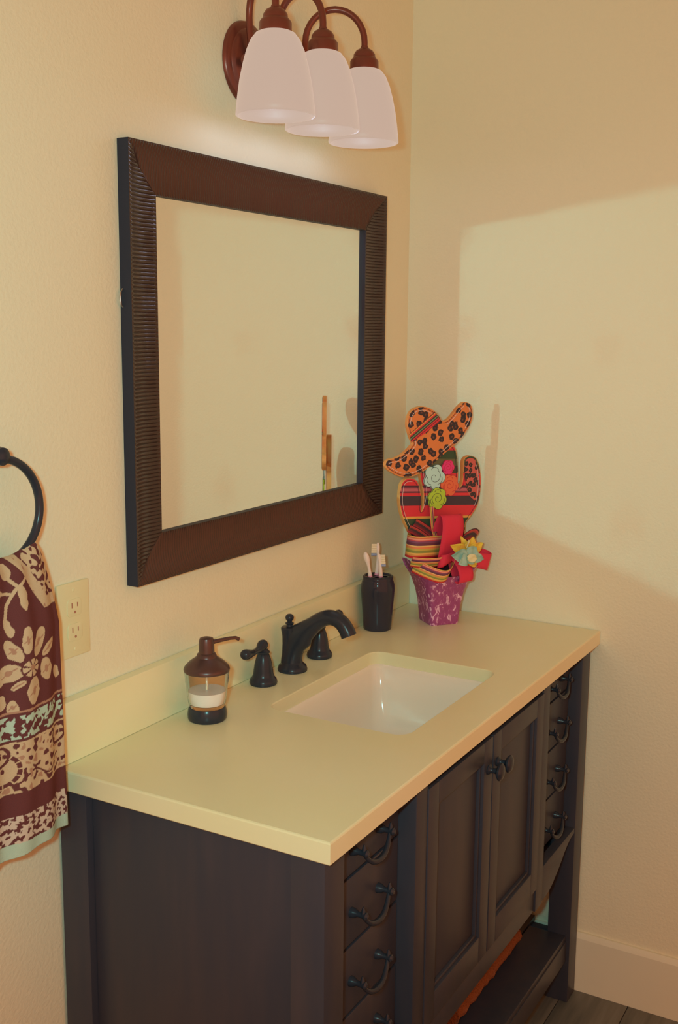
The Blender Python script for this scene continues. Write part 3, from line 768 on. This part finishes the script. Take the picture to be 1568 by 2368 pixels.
m_yel = mat('silk_yellow', seen(198, 156, 44), 0.6); m_teal2 = mat('silk_teal', seen(128, 158, 122), 0.6); m_cream = mat('silk_cream', seen(196, 176, 112), 0.6)
noise_col(m_yel, 40, [(0.3, seen(198, 122, 40)), (0.65, seen(200, 172, 48))])
noise_col(m_teal2, 40, [(0.3, seen(104, 140, 106)), (0.7, seen(160, 172, 132))])
CT = Vector((-0.1225, -0.157, H))
deco = thing('cactus_decoration', CT, 'serape-striped wooden cactus with leopard sombrero standing in a purple flecked pot', 'decoration', rz=math.atan2(-0.506, 0.863))
def slab(name, outline, w0, w1, m_side, m_front, parent, bv=0.0):
    v, f = slab_vf(outline, w0, w1, bv)
    idx = []
    for q in f:
        idx.append(1 if all(abs(v[i][1]+w1) < 1e-5 for i in q) else 0)
    return obj(name, v, f, m_side, parent, 40, mats=[m_front], midx=idx)
def smooth2(P, n=4): return [(q.x, q.y) for q in spline([(a, b, 0) for a, b in P], n, True)]
def area(P): return sum(P[i][0]*P[(i+1) % len(P)][1]-P[(i+1) % len(P)][0]*P[i][1] for i in range(len(P)))/2
def inset(P, d):
    s = 1 if area(P) > 0 else -1; out = []; n = len(P)
    for i in range(n):
        a, b = Vector(P[i-3]), Vector(P[(i+3) % n]); t = (b-a)
        if t.length < 1e-6: continue
        t.normalize(); out.append((P[i][0]-t.y*d*s, P[i][1]+t.x*d*s))
    return out
def line(name, pts, w, m, parent, r=0.0006):
    v, f = tube_vf([(a, -w, b) for a, b in pts], r, 6); return obj(name, v, f, m, parent, 60)
# pot
def pot():
    n = 96; V, F = [], []
    prof = [(0.0, 0.0360), (0.02, 0.0372), (0.15, 0.0385), (0.35, 0.0415), (0.55, 0.0465), (0.75, 0.0545), (0.88, 0.0615), (1.0, 0.0700)]
    ring_idx = 0
    def ring(h, t, inn):
        for k in range(n):
            a = 2*PI*k/n; c, s = math.cos(a), math.sin(a); e = 9.0
            r = (abs(c)**e+abs(s)**e)**(-1/e)
            corner = (r-1)/(0.38)
            zt = 0.122+0.032*corner**1.6
            rr_ = (h-inn)*(r + 0.06*corner**2*max(0, t-0.6)*2.5)
            ang = a+math.radians(-9.7)
            V.append((rr_*math.cos(ang), rr_*math.sin(ang), 0.0003+zt*t))
    seq = [(h, t, 0) for t, h in prof] + [(0.0700, 1.0, 0.004), (0.0615, 0.88, 0.004), (0.0545, 0.75, 0.004)]
    for h, t, i in seq: ring(h, t, i)
    for j in range(len(seq)-1):
        for k in range(n): F.append([j*n+k, j*n+(k+1) % n, (j+1)*n+(k+1) % n, (j+1)*n+k])
    F.append(list(range(n))[::-1])
    F.append([(len(seq)-1)*n+k for k in range(n)])
    return obj('pot', V, F, m_pot, deco, 40)
p = pot()
v, f = slab_vf([(a, b) for a, b in rrect(-0.047, 0.047, -0.047, 0.047, 0.010)], -0.108, -0.096)
v = [Vector((a[0], a[2], a[1])) for a in v]
ff = obj('foam_filler', v, f, m_moss, deco, 30); ff.rotation_euler = (0, 0, math.radians(-9.7))
# wooden cactus
cs = smooth2(CACT, 4)
board = slab('cactus_board', cs, -0.006, 0.006, m_ply, m_serape, deco, 0.0012)
ins = [q for q in inset(cs, 0.005) if q[1] > 0.16]
k0 = min(range(len(ins)), key=lambda i: ins[i][1]+ins[i][0])
line('ink_outline', ins, 0.0061, m_ink, board, 0.0005)
line('painted_stitch', [q for q in inset(cs, 0.0075) if q[0] < -0.085 and 0.20 < q[1] < 0.345][::1], 0.0062, m_stitch, board, 0.0005)
line('painted_stitch', [q for q in inset(cs, 0.008) if q[0] > 0.088 and 0.25 < q[1] < 0.37], 0.0067, m_stitch, board, 0.0005)
line('painted_stitch', [(-0.057, 0.365), (-0.054, 0.345), (-0.047, 0.325), (-0.046, 0.31), (-0.050, 0.29), (-0.055, 0.275)], 0.0062, m_stitch, board, 0.0005)
patch = smooth2([(0.0605, .376), (0.066, .385), (0.077, .3875), (.0895, .382), (.0985, .366), (.1035, .34), (.1040, .31), (.098, .284), (.085, .290), (.073, .302), (.066, .320), (.0615, .346)], 4)
slab('leopard_arm_patch', patch, 0.0058, 0.0064, m_leo2, m_leo2, board)
# hat
hs = smooth2(HAT, 4)
hat = slab('sombrero', hs, 0.0065, 0.0165, m_ply, m_leo, deco, 0.0012)
hi = inset(hs, 0.0042); line('ink_outline', hi+[hi[0]], 0.0166, m_ink, hat, 0.0006)
h2 = inset(hs, 0.0085)
for a, b in ((0.02, 0.20), (0.24, 0.40), (0.47, 0.56), (0.60, 0.70), (0.74, 0.80), (0.84, 0.99)):
    n_ = len(h2); seg_ = h2[int(a*n_):int(b*n_)]
    if len(seg_) > 3: line('painted_stitch', seg_, 0.0168, m_stitch, hat, 0.0006)
bd = slab('hat_band', [(-0.1045, 0.4505), (-0.0985, 0.4325), (-0.0600, 0.4525), (-0.0195, 0.4785), (-0.0290, 0.4905), (-0.0375, 0.4985), (-0.0720, 0.4745)], 0.0163, 0.0172, m_band, m_band, hat)
# flat flowers on the board
def flower(name, cu, cv, R, lobes, amp, w, m, lab, ink, phase=0.0, curl=3.2):
    P = []
    for k in range(72):
        a = 2*PI*k/72
        r = R*(1-amp + amp*abs(math.cos(lobes*a/2+phase))**0.7*1.6)
        P.append((cu+r*math.cos(a), cv+r*math.sin(a)))
    o = slab(name, P, w-0.004, w, m, m, deco, 0.0006); tag(o, lab)
    line('petal_line', P+[P[0]], w-0.0002, ink, o, 0.0005)
    sp = []
    for k in range(40):
        a = 0.6+curl*PI*k/40; r = R*(0.10+0.55*k/40)
        sp.append((cu+r*math.cos(a)*1.05, cv+r*math.sin(a)))
    line('petal_line', sp, w+0.0001, ink, o, 0.0005)
    for k in range(3):
        a0 = 1.0+k*2.1; q = [(cu+R*(0.72+0.12*math.sin(PI*j/10))*math.cos(a0+j*0.11), cv+R*(0.72+0.12*math.sin(PI*j/10))*math.sin(a0+j*0.11)) for j in range(11)]
        line('petal_line', q, w+0.0001, ink, o, 0.0005)
flower('painted_flower', -0.0300, 0.3490, 0.0270, 5, 0.20, 0.0135, m_teal, 'pale teal flower', m_ink, 0.3, 2.2)
flower('painted_flower', 0.0090, 0.3690, 0.0165, 6, 0.10, 0.0115, m_pink, 'hot pink flower', m_redink, 0.2)
flower('painted_flower', 0.0135, 0.3270, 0.0240, 6, 0.12, 0.0125, m_orange, 'orange flower', m_redink, 0.5)
flower('painted_flower', -0.0210, 0.2985, 0.0245, 6, 0.12, 0.0145, m_lime, 'lime green flower', m_ink, 0.9)
# ribbons: path of (u, v, w), wd = half-width vector (u, v, w)
def ribbon(name, path, wd, m, parent=deco, n=6, taper=None, lab=None):
    P = spline([(a, -c, b) for a, b, c in path], n); wv = Vector((wd[0], -wd[2], wd[1]))
    V, F, uv = [], [], []
    N = len(P); M = 5
    for i, q in enumerate(P):
        s = 1.0 if not taper else taper[0]+(taper[1]-taper[0])*i/(N-1)
        for j in range(M):
            t = -1+2*j/(M-1); V.append(q+wv*t*s); uv.append((i/(N-1), j/(M-1)))
    for i in range(N-1):
        for j in range(M-1): F.append([i*M+j, i*M+j+1, (i+1)*M+j+1, (i+1)*M+j])
    me = bpy.data.meshes.new(name); me.from_pydata([tuple(v) for v in V], [], F); me.update()
    ul = me.uv_layers.new(name='UVMap')
    for lp in me.loops: ul.data[lp.index].uv = uv[lp.vertex_index]
    for pg in me.polygons: pg.use_smooth = True
    me.materials.append(m)
    o = bpy.data.objects.new(name, me); COL.objects.link(o); o.parent = parent
    sd = o.modifiers.new('thickness', 'SOLIDIFY'); sd.thickness = 0.0008; sd.offset = 0
    if lab: tag(o, lab)
    return o
S_LAB = 'striped serape ribbon'
ribbon('ribbon_loop', [(-0.010, .188, .022), (-0.030, .190, .036), (-0.065, .193, .046), (-0.094, .194, .042), (-0.104, .195, .026), (-0.100, .194, .008), (-0.085, .193, -.010), (-0.05, .190, -.012)], (0.003, 0.0250, 0), m_rib, lab=S_LAB)
ribbon('ribbon_loop', [(-0.006, .160, .048), (-0.040, .158, .056), (-0.075, .158, .052), (-0.098, .160, .040), (-0.100, .160, .028), (-0.080, .158, .020)], (0.0, 0.0120, 0.006), m_rib, lab=S_LAB)
ribbon('ribbon_loop', [(-0.094, .150, .030), (-0.078, .140, .052), (-0.050, .128, .069), (-0.028, .128, .071), (-0.008, .142, .060), (0.002, .155, .048)], (0.004, 0.0150, 0.004), m_rib, lab=S_LAB)
ribbon('ribbon_loop', [(0.020, .186, .030), (0.040, .208, .042), (0.062, .212, .040), (0.078, .203, .032), (0.080, .192, .020), (0.060, .186, .012)], (0.010, 0.0130, 0.0), m_rib2, lab='dark striped ribbon')
ribbon('ribbon_tail', [(-0.0390, .281, .0160), (-0.0400, .262, .0210), (-0.0385, .240, .0220), (-0.0345, .219, .0240), (-0.030, .200, .030)], (0.0058, 0.0005, 0), m_rib, lab=S_LAB)
ribbon('ribbon_tail', [(-0.0800, .247, .0110), (-0.0620, .236, .0150), (-0.0450, .224, .0190), (-0.032, .212, .024)], (0.0055, 0.0085, 0), m_rib2, lab='dark red ribbon tail')
ribbon('ribbon_tail', [(-0.0960, .234, .0100), (-0.0800, .226, .0150), (-0.0620, .214, .0200), (-0.052, .204, .026)], (0.0050, 0.0080, 0), m_rib2, lab='dark red ribbon tail')
ribbon('ribbon_loop', [(-0.012, .166, .050), (-0.010, .195, .056), (-0.006, .230, .058), (-0.004, .254, .053), (-0.003, .263, .043), (-0.004, .256, .032), (-0.008, .225, .022), (-0.008, .18, .020)], (0.0310, -0.001, -0.002), m_redr, lab='red ribbon loop')
ribbon('ribbon_loop', [(0.010, .165, .052), (0.045, .158, .066), (0.080, .150, .066), (0.102, .144, .056), (0.106, .144, .046), (0.098, .148, .036), (0.06, .155, .026), (0.02, .162, .030)], (0.008, 0.0260, 0.0), m_redr, taper=(0.55, 1.0), lab='red ribbon loop')
ribbon('ribbon_loop', [(0.010, .165, .052), (0.016, .150, .070), (0.019, .130, .079), (0.020, .113, .078), (0.020, .107, .070), (0.018, .113, .061), (0.012, .135, .052), (0.010, .155, .046)], (0.0195, 0.002, 0), m_redr, lab='red ribbon loop')
ribbon('ribbon_loop', [(0.002, .165, .052), (-0.018, .166, .064), (-0.034, .162, .066), (-0.042, .160, .058), (-0.036, .158, .050), (-0.015, .16, .046)], (0.006, 0.0185, 0), m_redr, taper=(0.6, 1.0), lab='red ribbon loop')
# silk flower
def petal(name, c, tip, half, cup, m):
    c, tip = Vector((c[0], -c[2], c[1])), Vector((tip[0], -tip[2], tip[1])); d = tip-c; side = d.cross(Vector((0, -1, 0))).normalized()
    V, F = [], []; N, M = 10, 7
    for i in range(N+1):
        t = i/N; wv = half*math.sin(PI*min(0.999, 0.06+0.94*t)**0.85)**0.9 if t < 1 else 0.0003
        for j in range(M):
            s = -1+2*j/(M-1)
            V.append(c+d*t+side*wv*s+Vector((0, -1, 0))*(cup*math.sin(PI*t)*(0.4+0.6*s*s)+0.002*math.sin(7*t+3*s)))
    for i in range(N):
        for j in range(M-1): F.append([i*M+j, i*M+j+1, (i+1)*M+j+1, (i+1)*M+j])
    o = obj(name, V, F, m, deco, 70)
    sd = o.modifiers.new('thickness', 'SOLIDIFY'); sd.thickness = 0.0007; sd.offset = 0
    return o
fc = (0.016, 0.178, 0.080)
for tip, hf, m in (((-0.026, .200, .078), .015, m_yel), ((0.008, .216, .070), .011, m_yel), ((0.040, .213, .076), .017, m_yel), ((0.070, .196, .072), .014, m_yel), ((0.052, .140, .074), .014, m_yel)):
    petal('yellow_petal', fc, tip, hf, 0.006, m)
fc2 = (0.014, 0.174, 0.090)
for tip, hf in (((-0.030, .178, .088), .017), ((0.036, .193, .092), .018), ((0.060, .162, .090), .012), ((-0.016, .158, .096), .015), ((0.030, .154, .094), .012)):
    petal('teal_petal', fc2, tip, hf, 0.006, m_teal2)
petal('cream_petal', (0.006, .172, .099), (0.032, .168, .102), .010, .003, m_cream)
v, f = tube_vf([(0.012, -0.088, .192), (0.014, -0.090, .202), (0.015, -0.092, .210)], [.0016, .0016, .003], 8); obj('stamen', v, f, m_cream, deco, 60)
